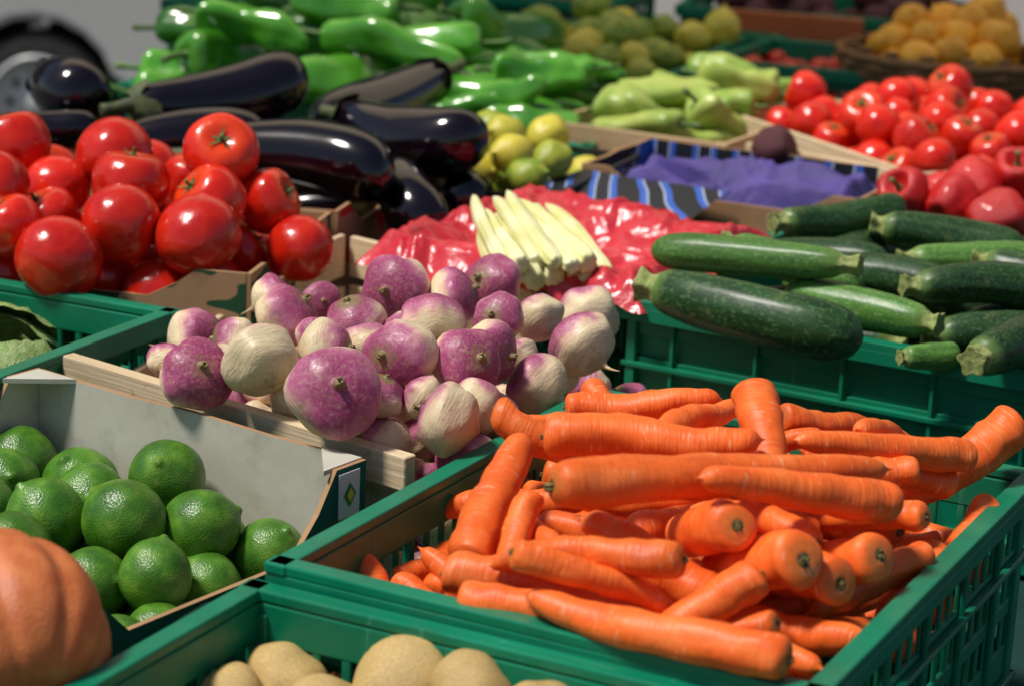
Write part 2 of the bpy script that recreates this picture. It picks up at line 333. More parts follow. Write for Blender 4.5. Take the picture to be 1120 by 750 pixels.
VAR={'carrot':[v_carrot(i) for i in range(14)],'turnip':[v_turnip(i) for i in range(10)],
'tomato':[v_tomato(i,i%2==0) for i in range(8)],'lime':[v_round(i,'lime','lime',.8,1.04) for i in range(5)],
'unripe_lemon':[v_round(i,'ylime','unripe_lemon',1.2,1.18,.12) for i in range(4)],'lemon':[v_round(i,'lemon','lemon',1,1.12,.12) for i in range(4)],
'aubergine':[v_aub(i) for i in range(5)],'green_pepper':[v_pepper(i) for i in range(8)],'pale_green_pepper':[v_pepper(40+i,'chay') for i in range(5)],
'red_pepper':[v_bell(i,'rpepper') for i in range(4)],'courgette':[v_zuc(i,'zdark') for i in range(4)],'pale_courgette':[v_zuc(i+9,'zlight') for i in range(4)],
'endive':[v_endive(i) for i in range(4)],'potato':[v_round(i,'potato','potato',0,1.3,.16) for i in range(5)],
'beetroot':[v_round(i+60,'beet','beetroot',0.6,1.0,.15) for i in range(2)]}
REF={'carrot':(.18,.016),'aubergine':(.22,.036),'green_pepper':(.16,.022),'pale_green_pepper':(.16,.022),'courgette':(.22,.026),'pale_courgette':(.22,.026),'endive':(.12,.010)}
def put_cap(name,p1,p2,r,roll=None):
    me=VAR[name][rnd.randrange(len(VAR[name]))]
    o=link(bpy.data.objects.new(name,me)); a=Vector(p1);b=Vector(p2);d=b-a;L=d.length
    q=d.to_track_quat('X','Z').to_matrix().to_4x4()@Matrix.Rotation(rnd.uniform(0,6.28) if roll is None else roll,4,'X')
    Lr,rr=REF[name]
    o.matrix_world=Matrix.Translation(a)@q@Matrix.Diagonal((L/Lr,r/rr,r/rr,1)); return o
def put_sph(name,p,r,up=None,spread=.8):
    k=rnd.randrange(len(VAR[name]))
    if up is not None: k-=k%2
    me=VAR[name][k]
    o=link(bpy.data.objects.new(name,me))
    if up is None:
        up=Vector((rnd.gauss(0,spread),rnd.gauss(0,spread)-.25,rnd.uniform(.2,1)))
        if name=='tomato' and (k%2==1): up=Vector((rnd.gauss(0,.5),rnd.uniform(.1,.8),-1))
    q=Vector(up).to_track_quat('Z','Y').to_matrix().to_4x4()@Matrix.Rotation(rnd.uniform(0,6.28),4,'Z')
    o.matrix_world=Matrix.Translation(Vector(p))@q@Matrix.Diagonal((r,r,r,1)); return o
# ------------------------------------------------------------------ packing
def relax(P,Rr,mass,rect,floor,tap=(1,.9),iters=50,S=7,g=.0006,planes=()):
    P=np.array(P,float);Rr=np.array(Rr,float);mass=np.array(mass,float);n=len(P)
    s=np.linspace(.07,.93,S) if S>1 else np.array([.5])
    rad=(Rr[:,None]*(tap[0]+(tap[1]-tap[0])*s)[None]).ravel(); idx=np.repeat(np.arange(n),S)
    L0=np.linalg.norm(P[:,1]-P[:,0],axis=1)
    mi=mass[idx]; W=mi[None]/(mi[None]+mi[:,None]); same=idx[:,None]==idx[None]
    cx,cy,w,l,rot=rect;c_,s_=math.cos(rot),math.sin(rot)
    for it in range(iters):
        P[:,:,2]-=(g/mass)[:,None]
        pts=(P[:,0,None,:]*(1-s)[None,:,None]+P[:,1,None,:]*s[None,:,None]).reshape(-1,3)
        d=pts[:,None]-pts[None]; D=np.linalg.norm(d,axis=2)+1e-9
        pen=np.clip(rad[:,None]+rad[None]-D,0,None); pen[same]=0
        f=(d/D[:,:,None]*(pen*W)[:,:,None]).sum(1)/np.maximum(1,(pen>0).sum(1))[:,None]*1.2
        f=f.reshape(n,S,3); act=np.maximum(1,(np.abs(f).sum(2)>0).sum(1))[:,None]
        P[:,0]+=(f*(1-s)[None,:,None]).sum(1)/act*1.5; P[:,1]+=(f*s[None,:,None]).sum(1)/act*1.5
        C=P.mean(1);
        if S>1:
            u=P[:,1]-P[:,0];u/=np.linalg.norm(u,axis=1)[:,None]; P[:,0]=C-u*L0[:,None]/2;P[:,1]=C+u*L0[:,None]/2
        for (px,py,nx,ny,zt) in planes:
            for e in range(2):
                sd_=(P[:,e,0]-px)*nx+(P[:,e,1]-py)*ny
                low=(P[:,e,2]-Rr*.75<zt); k=np.clip(Rr+.004-sd_,0,None)*low
                P[:,:,0]+=(k*nx)[:,None];P[:,:,1]+=(k*ny)[:,None]
        for e in range(2):
            x=P[:,e,0]-cx;y=P[:,e,1]-cy; lx=x*c_+y*s_;ly=-x*s_+y*c_
            fx=np.clip(lx,-w/2+Rr,w/2-Rr)-lx; fy=np.clip(ly,-l/2+Rr,l/2-Rr)-ly
            k=(mass<2)
            dx=(fx*c_-fy*s_)*k;dy=(fx*s_+fy*c_)*k
            P[:,:,0]+=dx[:,None];P[:,:,1]+=dy[:,None]
            P[:,e,2]=np.maximum(P[:,e,2],floor+Rr)
    return P
def parse(s,k): return [tuple(float(q)/1000 for q in t.split(',')) for t in s.strip().split(';')]
def heap(name,hand,rect,floor,nfill,rf,cap=True,Lf=.15,names=None,depth=.06,tap=(1,.9),dirn=None,iters=45,hm=5,spread=.8,dz=None,sub=1.6,ups=None,planes=(),var=.82):
    cx,cy,w,l,rot=rect; P=[];Rr=[];ms=[];H=[]
    for h in hand:
        if cap: P.append([[h[0],h[1],h[2]],[h[3],h[4],h[5]]]);Rr.append(h[6])
        else: P.append([[h[0],h[1],h[2]]]*2);Rr.append(h[3])
        ms.append(hm)
    for p in P:
        for t in ((0,.5,1) if cap else (0,)): H.append([p[0][i]*(1-t)+p[1][i]*t for i in range(3)])
    H=np.array(H) if H else None
    c_,s_=math.cos(rot),math.sin(rot)
    for i in range(nfill):
        r=rf*rnd.uniform(var,1.1); a=rnd.uniform(-w/2+r,w/2-r);b=rnd.uniform(-l/2+r,l/2-r)
        x=cx+a*c_-b*s_;y=cy+a*s_+b*c_
        if H is not None:
            d2=(H[:,0]-x)**2+(H[:,1]-y)**2+1e-4; zt=float((H[:,2]/d2**1.5).sum()/(1/d2**1.5).sum())-sub*r
        else: zt=dz(a/w*2,b/l*2)
        z=max(floor+r,zt-rnd.uniform(0,depth))
        if cap:
            an=(dirn if dirn is not None else 0)+rnd.gauss(0,.45)+(math.pi if rnd.random()<.5 else 0); L=Lf*rnd.uniform(.7,1.15)
            dx=math.cos(an)*L/2;dy=math.sin(an)*L/2
            la=max(-w/2+abs(dx*c_+dy*s_)+r,min(w/2-abs(dx*c_+dy*s_)-r,a)); lb=max(-l/2+abs(-dx*s_+dy*c_)+r,min(l/2-abs(-dx*s_+dy*c_)-r,b))
            x=cx+la*c_-lb*s_;y=cy+la*s_+lb*c_; tz=rnd.gauss(0,.008)
            P.append([[x-dx,y-dy,z+tz],[x+dx,y+dy,z-tz]])
        else: P.append([[x,y,z]]*2)
        Rr.append(r);ms.append(1)
    P=relax(P,Rr,ms,rect,floor,tap,iters,7 if cap else 1,planes=planes)
    for i,(p,r) in enumerate(zip(P,Rr)):
        nm=name if names is None or i>=len(names) or names[i] is None else names[i]
        if cap: put_cap(nm,(p[0][0],p[0][1],p[0][2]+R),(p[1][0],p[1][1],p[1][2]+R),r)
        else: put_sph(nm,(p[0][0],p[0][1],p[0][2]+R),r,up=(ups.get(i) if ups else None),spread=spread)
# ------------------------------------------------------------------ containers
def crate(name,cx,cy,w,l,rd,top=0,hgt=.20,mat='plastic',solid=False):
    mb=MB(); iw=w/2-.016; il=l/2-.016; t=.004
    for k,(half,dist) in enumerate(((iw,il),(il,iw),(iw,il),(il,iw))):
        mx=Matrix.Rotation(k*math.pi/2,4,'Z')@Matrix.Translation((0,-dist,0))
        for z0,z1 in ((-.0085,-.036),(-.060,-.074),(-.100,-.114),(-.140,-hgt)):
            mb.box((0,0,(z0+z1)/2),(2*half+t*.98,t,z0-z1),0,mx)
        n=int(2*half/.022)
        if solid: mb.box((0,.0035,-.09),(2*half-.012,.0016,.15),0,mx)
        for i in range(n+1):
            u=-half+2*half*i/n
            if not solid: mb.box((u,0,-.09),(.0075,t*.8,.12),0,mx)
            if i%4==2: mb.box((u,-.004,-.085),(.004,.005,.150),0,mx)
        mb.box((0,-.0062,-.004),(2*half+.032-.0003*k,.0164,.008),0,mx)
        mb.box((0,-.0128,-.014),(2*half+.030-.0003*k,.0034,.0135),0,mx)
        mb.box((0,-.0055,-.067),(2*half+.018-.0003*k,.007,.005),0,mx)
        mb.box((0,-.0055,-.170),(2*half+.018-.0003*k,.007,.005),0,mx)
        mb.box((half-.001,.0,-hgt/2-.006),(.016,.010,hgt-.02),0,mx)
    mb.box((0,0,-hgt+.004),(2*iw-.005,2*il-.005,.006),0)
    me=mb.mesh(name,[mat]); o=link(bpy.data.objects.new(name,me)); o.location=(cx,cy,R+top); o.rotation_euler=(0,0,math.radians(rd))
    b=o.modifiers.new('b','BEVEL'); b.width=.0016;b.segments=2; return o
def carton(name,cx,cy,w,l,rd,top,dep,mats,lows,c=.06,t=.0045,tabs=False):
    mb=MB()
    for k,(half,dist) in enumerate(((w/2,l/2),(l/2,w/2),(w/2,l/2),(l/2,w/2))):
        mx=Matrix.Rotation(k*math.pi/2,4,'Z')@Matrix.Translation((0,-dist,0)); d=lows.get(k,0); h=half-(.0005 if k%2 else t+.0005)
        if d: pl=[(-h,0),(-h+c,0),(-h+c+.02,-d*.5),(-h+c+.05,-d),(h-c-.05,-d),(h-c-.02,-d*.5),(h-c,0),(h,0),(h,-dep),(-h,-dep)]
        else: pl=[(-h,0),(-h*.5,-.0012),(0,.0006),(h*.4,-.0018),(h,0),(h,-dep),(-h,-dep)]
        n=len(pl)
        V=[(a,0,b) for a,b in pl]+[(a,t,b) for a,b in pl]
        mb.add([V[i] for i in range(n)],[tuple(range(n))[::-1]],0,False,mx)
        mb.add(V[n:],[tuple(range(n))],1,False,mx)
        mb.add(V,[(i,(i+1)%n,(i+1)%n+n,i+n) for i in range(n)],2,False,mx)
        if tabs:
            a=.045
            V=[(h,t,.001),(h-a,t,.001),(h,a,.001),(h,t,-.003),(h-a,t,-.003),(h,a,-.003)]
            mb.add(V,[(0,1,2),(5,4,3),(0,3,4,1),(1,4,5,2),(2,5,3,0)],1,False,mx)
    mb.box((0,0,-dep+.003),(w-.012,l-.012,.004),1)
    o=link(bpy.data.objects.new(name,mb.mesh(name,mats))); o.location=(cx,cy,R+top); o.rotation_euler=(0,0,math.radians(rd)); return o
def planks(name,lst,mat='wood'):
    mb=MB()
    for (p1,p2,hh,th) in lst:
        a=Vector(p1)+Vector((0,0,R));b=Vector(p2)+Vector((0,0,R));d=b-a
        mx=Matrix.Translation((a+b)/2)@d.to_track_quat('X','Z').to_matrix().to_4x4()
        mb.box((0,0,0),(d.length,th,hh),0,mx)
    me=mb.mesh(name,[mat]); o=link(bpy.data.objects.new(name,me))
    c=Vector(lst[0][0])+Vector((0,0,R)); me.transform(Matrix.Translation(-c)); 
    d=(Vector(lst[0][1])-Vector(lst[0][0])); an=math.atan2(d.y,d.x); me.transform(Matrix.Rotation(-an,4,'Z')); o.location=c;o.rotation_euler=(0,0,an)
    b=o.modifiers.new('b','BEVEL'); b.width=.001;b.segments=1; return o
def woodcrate(name,cx,cy,w,l,rd,top,hgt,mat='wood'):
    mb=MB()
    for k,(half,dist) in enumerate(((w/2,l/2),(l/2,w/2),(w/2,l/2),(l/2,w/2))):
        mx=Matrix.Rotation(k*math.pi/2,4,'Z')@Matrix.Translation((0,-dist+(.006 if k%2 else 0),0))
        z=0
        while z>-hgt+.02:
            mb.box((0,0,z-.022),(2*half-(.02 if k%2 else 0),.006,.044),0,mx); z-=.052
        mb.box((half-.016,.014,-hgt/2-.003),(.022,.022,hgt),0,mx)
    mb.box((0,0,-hgt+.004),(w-.02,l-.02,.005))
    o=link(bpy.data.objects.new(name,mb.mesh(name,[mat]))); o.location=(cx,cy,R+top); o.rotation_euler=(0,0,math.radians(rd))
    b=o.modifiers.new('b','BEVEL'); b.width=.001;b.segments=1; return o
rad=math.radians
G='green_plastic_crate'
crate(G,.132,1.562,.40,.505,-27)
crate(G,-.098,1.118,.40,.50,-26,-.012)
crate(G,.426,2.281,.48,.48,-29,solid=True)
crate(G,-.5554,2.0176,.40,.30,-25)
crate(G,.0505,2.3935,.26,.30,-28,-.012)
crate(G,.625,2.70,.40,.30,-28)
crate(G,-.28,3.52,.54,.50,-14)
crate(G,.18,4.02,.40,.60,-24)
crate(G,.50,3.97,.34,.34,-20)
crate(G,-.37,4.28,.50,.40,-20,.02)
crate(G,-.07,4.60,.60,.40,-18,.03)
crate(G,.62,4.55,.60,.40,-12,.02)
crate(G,1.12,3.55,.40,.55,-20)
# carrots
CAR='30,1411,75,266,1522,60,16;28,1531,70,180,1533,62,15;-12,1673,45,92,1658,50,13;10,1573,55,-23,1453,0,15;63,1765,40,114,1688,50,11;43,1672,50,162,1672,60,12;175,1614,80,172,1519,75,16;206,1654,55,233,1675,55,11;107,1540,70,177,1669,60,10;205,1554,70,344,1619,40,12;382,1684,50,298,1632,45,17;258,1584,65,287,1615,60,8;125,1392,70,264,1463,50,14;333,1623,20,217,1592,50,12;53,1440,40,157,1394,35,15;5,1355,45,106,1364,50,8;115,1351,35,-5,1403,15,12;-25,1377,10,97,1342,5,12;175,1271,20,23,1363,25,14;-103,1529,-20,-73,1469,-30,15;-74,1532,-35,-21,1610,-10,11;-51,1511,-35,15,1605,-10,11;-80,1508,-35,-32,1449,-30,9;157,1391,55,140,1451,50,16;187,1366,50,159,1422,45,18;219,1384,25,199,1415,30,16;255,1411,20,228,1446,20,16;168,1362,35,125,1351,25,13;233,1355,-5,190,1387,10,14;54,1344,-10,171,1315,-20,10;289,1489,20,230,1445,30,11;363,1622,0,303,1541,10,14;307,1536,-5,273,1469,0,12;110,1352,-20,194,1338,-20,9;175,1346,15,90,1388,10,10;35,1448,20,23,1536,25,11;20,1492,40,6,1431,15,10;291,1518,30,265,1539,35,10;251,1420,-5,218,1428,0,11;297,1565,45,259,1561,55,11;235,1628,50,201,1630,50,10;92,1446,20,43,1495,20,11;213,1435,30,190,1458,40,9;-49,1622,-30,24,1613,20,11;2,1733,10,38,1755,20,10;132,1523,55,207,1553,45,11;148,1567,55,228,1572,50,11;84,1372,0,7,1387,0,10;129,1339,0,207,1351,-20,10'
ch=parse(CAR,7)
fix=[]
rev={3,12,9,11,14,19,20,28,35,40,43,45,47}
for i,h in enumerate(ch):
    a=Vector(h[:3]);b=Vector(h[3:6]);d=b-a;Lm=.115
    if d.length<Lm:
        u=d.normalized(); u.z-=.35; u.normalize(); b=a+u*Lm
    if i in rev: a,b=b,a
    fix.append((*a,*b,max(h[6]*1.05,.0105)))
heap('carrot',fix,(.132,1.562,.36,.46,rad(-27)),-.13,80,.0140,True,.15,depth=.05,tap=(1,.8),dirn=rad(-10),iters=60,sub=1.9,var=.68)
# turnips
TU='-220,2011,40,20;-195,1927,45,26;-140,1914,45,23;-109,2029,50,29;-56,2027,45,23;-21,2097,40,26;-68,1869,60,26;-13,1939,50,20;23,1984,40,21;70,2056,25,27;56,1929,25,27;-278,1934,20,25;-239,1898,30,20;-239,1765,40,26;-295,1872,10,14;-195,1765,45,28;-159,1779,55,22;-124,1616,75,31;-84,1761,55,26;-121,1821,50,22;-22,1817,50,24;-36,1764,45,25;22,1846,20,24;6,1879,30,18;-43,1730,30,21;-77,1734,35,16;-69,1675,25,26;-43,1714,0,22;-163,1717,15,23;-16,1780,10,20;-65,1722,-25,13;-178,1774,20,22;-108,1711,-5,20;-102,1908,40,19;-167,1903,40,15;-92,1728,30,17;-212,1823,0,20;-8,1801,-20,18;41,1947,0,19;-181,2064,25,17'
th_=[]
for x,y,z,r in parse(TU,4):
    if y<1.66: x,y,z,r=-.128,1.700,.045,.033
    th_.append((x,y,z-.004,r*1.12))
heap('turnip',th_,(-.115,1.885,.37,.42,rad(-35)),-.12,135,.0235,False,depth=.07,iters=60,spread=1.15,sub=1.55,planes=[(-.080,1.672,.609,.793,.004),(-.107,1.656,.574,.819,.004)])
# limes
LI='-344,1774,-78,32;-272,1722,-74,31;-400,1815,-78,30;-405,1757,-74,30;-355,1648,-62,31;-292,1634,-60,32;-230,1648,-66,30;-185,1655,-76,28;-250,1565,-82,27;-306,1583,-84,28;-361,1590,-80,30;-333,1700,-72,30;-212,1700,-88,25;-418,1700,-72,30;-231,1605,-92,25;-270,1500,-98,25;-320,1521,-92,26;-440,1780,-78,29'
heap('lime',parse(LI,4),(-.345,1.640,.33,.30,rad(-35)),-.165,70,.028,False,depth=.035,iters=60,spread=.8,hm=8,sub=1.3,
 planes=[(-.112,1.645,-.574,-.819,.2),(-.112,1.645,-.819,.574,.2),(-.302,1.378,.574,.819,.2)])
# tomatoes
TO='-530,2368,82,37;-521,2224,75,36;-440,2337,88,40;-307,2314,106,39;-475,2309,65,34;-393,2246,75,39;-493,2175,52,32;-409,2466,60,32;-352,2360,65,29;-314,2243,65,37;-260,2310,58,34;-393,2193,50,39;-327,2191,43,42;-440,2155,40,41;-482,2264,52,34;-225,2279,25,34;-284,2299,10,28;-343,2193,0,38;-506,2210,0,33;-412,2219,0,33;-524,2514,40,29;-311,2395,50,29;-553,2182,60,37;-384,2332,40,35;-611,2457,50,41;-522,2373,40,35'
heap('tomato',parse(TO,4),(-.436,2.320,.40,.29,rad(-10)),-.12,40,.036,False,depth=.05,iters=50,spread=.7,sub=2.1,ups={3:(.1,-.75,.6),5:(.1,.1,1),14:(-.5,-.2,.9),0:(-.3,.2,1)})
# aubergines
AU='-538,2804,80,-477,2738,80,42;-450,2735,80,-270,2810,84,43;-242,2800,75,-130,3020,85,42;-225,2790,72,-85,2655,70,44;-360,2585,46,-150,2530,36,44;-135,2583,30,-110,2495,-5,36;-558,2690,60,-506,2703,60,24;-418,2779,10,-308,2806,10,34;-470,2655,50,-320,2690,50,38;-100,2760,10,-60,2620,0,36'
ah=[]
for i,h in enumerate(parse(AU,7)):
    a=Vector(h[:3]);b=Vector(h[3:6]);d=b-a
    if d.length<.15: a=b-d.normalized()*.15
    else: e=d.normalized()*.022; a-=e; b+=e
    if i==2: a,b=b,a
    ah.append((*a,*b,h[6]))
heap('aubergine',ah,(-.36,2.68,.42,.40,rad(-12)),-.12,8,.034,True,.2,depth=.05,dirn=rad(10),iters=40,sub=2.4)
# green peppers
heap('green_pepper',[],(-.24,3.50,.64,.58,rad(-14)),-.14,66,.033,True,.22,depth=.12,dirn=rad(8),iters=30,dz=lambda a,b:.085-.05*(a*a)-.035*b*b,var=.72)
heap('green_pepper',[],(.02,3.28,.26,.34,rad(-20)),-.14,20,.028,True,.18,depth=.08,dirn=rad(0),iters=30,dz=lambda a,b:.03-.03*(a*a),var=.75)
crate(G,.02,3.28,.30,.38,-20,-.01)
heap('unripe_lemon',parse('-53,2724,20,25;-10,2704,45,25;35,2922,30,27;-40,2868,40,26;9,2668,25,24;40,2760,30,24;-20,2800,50,25',4),(.0,2.80,.19,.30,rad(-22)),-.10,30,.026,False,depth=.04,iters=40,spread=1.5)
heap('unripe_lemon',[],(.14,3.95,.36,.50,rad(-24)),-.12,55,.031,False,depth=.06,iters=30,dz=lambda a,b:.03,spread=1.5)
heap('tomato',[],(.50,3.97,.30,.30,rad(-20)),-.12,40,.022,False,depth=.04,iters=30,dz=lambda a,b:-.01)
heap('pale_green_pepper',[],(.26,3.26,.24,.42,rad(-28)),-.10,30,.026,True,.13,depth=.06,iters=30,dz=lambda a,b:.03,dirn=rad(10))
heap('tomato',[],(.575,3.10,.46,.36,rad(-64)),-.10,105,.031,False,depth=.06,iters=35,dz=lambda a,b:.055-.03*a*a-.02*b*b,spread=.6)
heap('lemon',[],(.72,3.86,.26,.26,0),-.06,45,.033,False,depth=.06,iters=30,dz=lambda a,b:.06-.04*(a*a+b*b),spread=1.5)
heap('red_pepper',parse('465,2634,30,30;544,2656,40,31;583,2670,50,29;551,2571,20,32;505,2620,30,28;640,2640,50,32;690,2600,45,32',4),(.625,2.70,.36,.26,rad(-28)),-.10,16,.034,False,depth=.04,iters=40,spread=1)
heap('tomato',[],(-.07,4.60,.5,.3,rad(-18)),-.1,40,.03,False,depth=.04,iters=20,dz=lambda a,b:.03)
heap('green_pepper',[],(-.37,4.28,.42,.32,rad(-20)),-.1,30,.02,True,.12,depth=.06,iters=20,dz=lambda a,b:.02)
heap('beetroot',[],(.62,4.55,.5,.3,rad(-12)),-.1,50,.035,False,depth=.06,iters=20,dz=lambda a,b:.03)
heap('lemon',[],(1.12,3.55,.34,.48,rad(-20)),-.1,60,.03,False,depth=.05,iters=20,dz=lambda a,b:.02)
# courgettes
ZU='138,2201,45,329,2117,40,19;136,2105,35,318,2002,20,28;223,2262,45,284,2219,35,19;286,2348,30,351,2379,30,21;387,2363,45,490,2341,35,23;405,2283,30,507,2302,30,20;301,2130,30,402,2068,20,21;387,2145,30,488,2158,25,21;412,1939,25,484,2049,20,23;359,2007,5,412,2022,5,13;325,2322,25,361,2372,20,25;446,2158,0,519,2205,0,21;300,2240,25,420,2200,20,24;400,2090,0,500,2090,0,23;250,2330,15,330,2300,15,22;470,2230,20,580,2200,20,24'
light={0,2,5,6,9}; flip={0,6}
zz=[];nn=[]
for i,h in enumerate(parse(ZU,7)):
    a=Vector(h[:3]);b=Vector(h[3:6])
    if i in flip: a,b=b,a; a=a+(b-a).normalized()*.012
    d=b-a
    if d.length<.14 and i!=9: b=a+d.normalized()*.15
    zz.append((*a,*b,h[6])); nn.append('pale_courgette' if i in light else 'courgette')
heap('courgette',zz,(.426,2.281,.42,.42,rad(-29)),-.12,34,.023,True,.19,names=nn+[('pale_courgette' if i%4==0 else None) for i in range(40)],depth=.05,dirn=rad(-10),iters=50,hm=8,sub=1.7)
q=random.Random(4)
for i in range(13):
    u=(i%7)/6-.5; lay=i//7
    a=Vector((.040+u*.105,2.205+u*.03+q.uniform(-.012,.012),R+.010+lay*.016+q.uniform(0,.004))); b=a+Vector((-.05-u*.05+q.uniform(-.02,.02),.165+q.uniform(-.03,.02),.022+q.uniform(0,.012)))
    put_cap('endive',a,b,q.uniform(.0085,.0125))
heap('potato',parse('-137,1372,-62,26;-61,1350,-45,30;-168,1345,-62,22;-16,1318,-40,26;30,1296,-40,24;-110,1340,-60,24;70,1275,-42,22',4),(-.098,1.118,.36,.45,rad(-26)),-.17,60,.026,False,depth=.04,iters=40,spread=1.2)
heap('beetroot',parse('330,2925,22,30',4),(.33,2.925,.12,.06,0),-.1,2,.025,False,iters=5)
# boxes
carton('lime_cardboard_box',-.352,1.615,.36,.34,-35,0,.175,['cteal','cwhite','cbrown'],{1:.060,3:.06,0:.07},c=.035,tabs=True)
carton('tomato_cardboard_box',-.436,2.320,.42,.30,-10,.02,.20,['cprint','cbrown','cbrown'],{0:.03,1:.03},c=.05)
carton('aubergine_cardboard_box',-.365,2.655,.42,.36,-12,.02,.20,['cred','cbrown','cbrown'],{1:.03},c=.05)
carton('striped_cardboard_box',.2865,2.809,.36,.22,-25,.018,.19,['cbrown','stripe','cbrown'],{0:.025},c=.03)
woodcrate('wooden_tomato_crate',.562,3.10,.50,.39,-64,.022,.14,'wood2')
woodcrate('wooden_pepper_crate',.26,3.26,.28,.46,-28,.012,.14)
planks('wooden_turnip_crate',[((-.386,1.903,-.014),(-.074,1.664,-.014),.028,.013),((-.380,1.912,-.052),(-.074,1.676,-.052),.036,.006),((-.38,1.905,-.11),(-.08,1.68,-.11),.05,.006),
 ((-.178,2.406,-.022),(.02,2.24,-.022),.044,.008),((-.178,2.400,-.075),(.02,2.234,-.075),.044,.008),((-.188,2.400,-.02),(-.225,2.31,-.02),.046,.007),((-.186,2.392,-.075),(-.225,2.31,-.075),.044,.007),((-.225,2.31,-.03),(-.36,1.93,-.06),.04,.007),
 ((-.235,2.10,-.165),(.06,1.89,-.165),.004,.44)],'wood2')
planks('wooden_board',[((.30,2.98,-.0),(.52,2.80,-.0),.035,.010)],'wood2')
mb=MB(); mb.box((0,0,0),(.024,.0012,.036),0)
mb.add([(-.007,-.0012,0),(0,-.0012,-.010),(.007,-.0012,0),(0,-.0012,.010)],[(0,1,2,3)],1,False)
mb.add([(-.004,-.0018,0),(0,-.0018,-.006),(.004,-.0018,0),(0,-.0018,.006)],[(0,1,2,3)],2,False)
o=link(bpy.data.objects.new('box_label',mb.mesh('box_label',['label','ink','yink'])))
p=Vector((-.107,1.651,0))-Vector((.574,.819,0))*.022+Vector((.819,-.574,0))*.0012
o.location=(p.x,p.y,R-.022); o.rotation_euler=(0,0,rad(55))
# crumpled sheets
def crum(p,nf,seed):
    q=p*nf+Vector((seed,0,0)); w=q+Vector((noise.noise(q*1.3),noise.noise(q*1.3+Vector((7,7,7))),0))*.8
    return 1-2.2*abs(noise.noise(w))+.6*(1-2*abs(noise.noise(w*2.2)))+.25*(1-2*abs(noise.noise(w*4.6)))
def sheet(name,mat,pts,nx,ny,amp,nf,seed):
    A,B,C,D=[Vector(p) for p in pts];V=[];F=[]
    for j in range(ny+1):
        for i in range(nx+1):
            u=i/nx;v=j/ny;p=(A*(1-u)+B*u)*(1-v)+(D*(1-u)+C*u)*v
            V.append(p+Vector((0,0,amp*noise.noise(p*nf)+R)))
    for j in range(ny):
        for i in range(nx): a=j*(nx+1)+i;F.append((a,a+1,a+nx+2,a+nx+1))
    mb=MB();mb.add(V,F,0,True); return link(bpy.data.objects.new(name,mb.mesh(name,[mat])))
def drape(name,mat,cx,cy,w,l,rd,edge,inner,amp,seed,nf=13,n=110):
    V=[];F=[];r0=rad(rd);c_,s_=math.cos(r0),math.sin(r0)
    for j in range(n+1):
        for i in range(n+1):
            u=2*i/n-1;v=2*j/n-1; e=max(abs(u),abs(v))
            z=inner+(edge-inner)*max(0,min(1,(e-.35)/.45))**1.5
            if e>.86: z-=(e-.86)*.22
            a=u*w/2;b=v*l/2;p=Vector((cx+a*c_-b*s_,cy+a*s_+b*c_,z)); q=p*nf+Vector((seed,0,0))
            V.append(p+Vector((.6*amp*noise.noise(q*1.5+Vector((9,9,9))),.6*amp*noise.noise(q*1.5+Vector((5,1,2))),amp*crum(p,nf,seed)+R)))
    for j in range(n):
        for i in range(n): a=j*(n+1)+i;F.append((a,a+1,a+n+2,a+n+1))
    mb=MB();mb.add(V,F,0,True); return link(bpy.data.objects.new(name,mb.mesh(name,[mat])))
drape('red_plastic_liner','film',.065,2.40,.33,.36,-28,.010,-.028,.011,3)
drape('purple_tissue_paper','purple',.29,2.81,.31,.18,-25,-.004,-.022,.013,8,nf=7)
sheet('striped_box_flap','stripe',[(-.012,2.715,-.012),(.178,2.530,-.012),(.250,2.690,.010),(.080,2.780,.010)],16,10,.004,9,2)
mb=MB()
for k,(half,dist) in enumerate(((.10,.16),(.16,.10))*2):
    mx=Matrix.Rotation(k*math.pi/2,4,'Z')@Matrix.Translation((0,-dist,0))
    mb.box((0,0,0),(2*half+.006,.006,.006),0,mx)
    for i in range(int(2*half/.02)+1): mb.box((-half+i*.02,.001,-.06),(.0022,.0022,.118),0,mx)
    for z in(-.03,-.06,-.09): mb.box((0,.0015,z),(2*half,.002,.003),0,mx)
mb.box((0,0,-.12),(.2,.32,.003))
o=link(bpy.data.objects.new('plastic_punnet',mb.mesh('plastic_punnet',['black']))); o.location=(0,2.80,R+.005);o.rotation_euler=(0,0,rad(-22))
# wicker basket
mb=MB()
for i in range(9):
    z=-.10+i*.0145; r=.15+.035*i/8
    n=64;tr=.008
    V=[];F=[]
    for a in range(n):
        th=2*math.pi*a/n; ro=r+.004*math.sin(a*math.pi/2+i*math.pi)
        for b in range(8):
            ph=2*math.pi*b/8; V.append(((ro+tr*math.cos(ph))*math.cos(th),(ro+tr*math.cos(ph))*math.sin(th),z+tr*math.sin(ph)))
    for a in range(n):
        for b in range(8): F.append((a*8+b,((a+1)%n)*8+b,((a+1)%n)*8+(b+1)%8,a*8+(b+1)%8))
    mb.add(V,F,0)
for a in range(16):
    th=2*math.pi*a/16; mb.box((.165*math.cos(th),.165*math.sin(th),-.04),(.02,.02,.14),0)
tube(mb,[(-.11,0),(-.11,.15),(-.105,.15)],40,k=1,axis='z')
o=link(bpy.data.objects.new('wicker_basket',mb.mesh('wicker_basket',['wicker']))); o.location=(.72,3.86,R+.01)
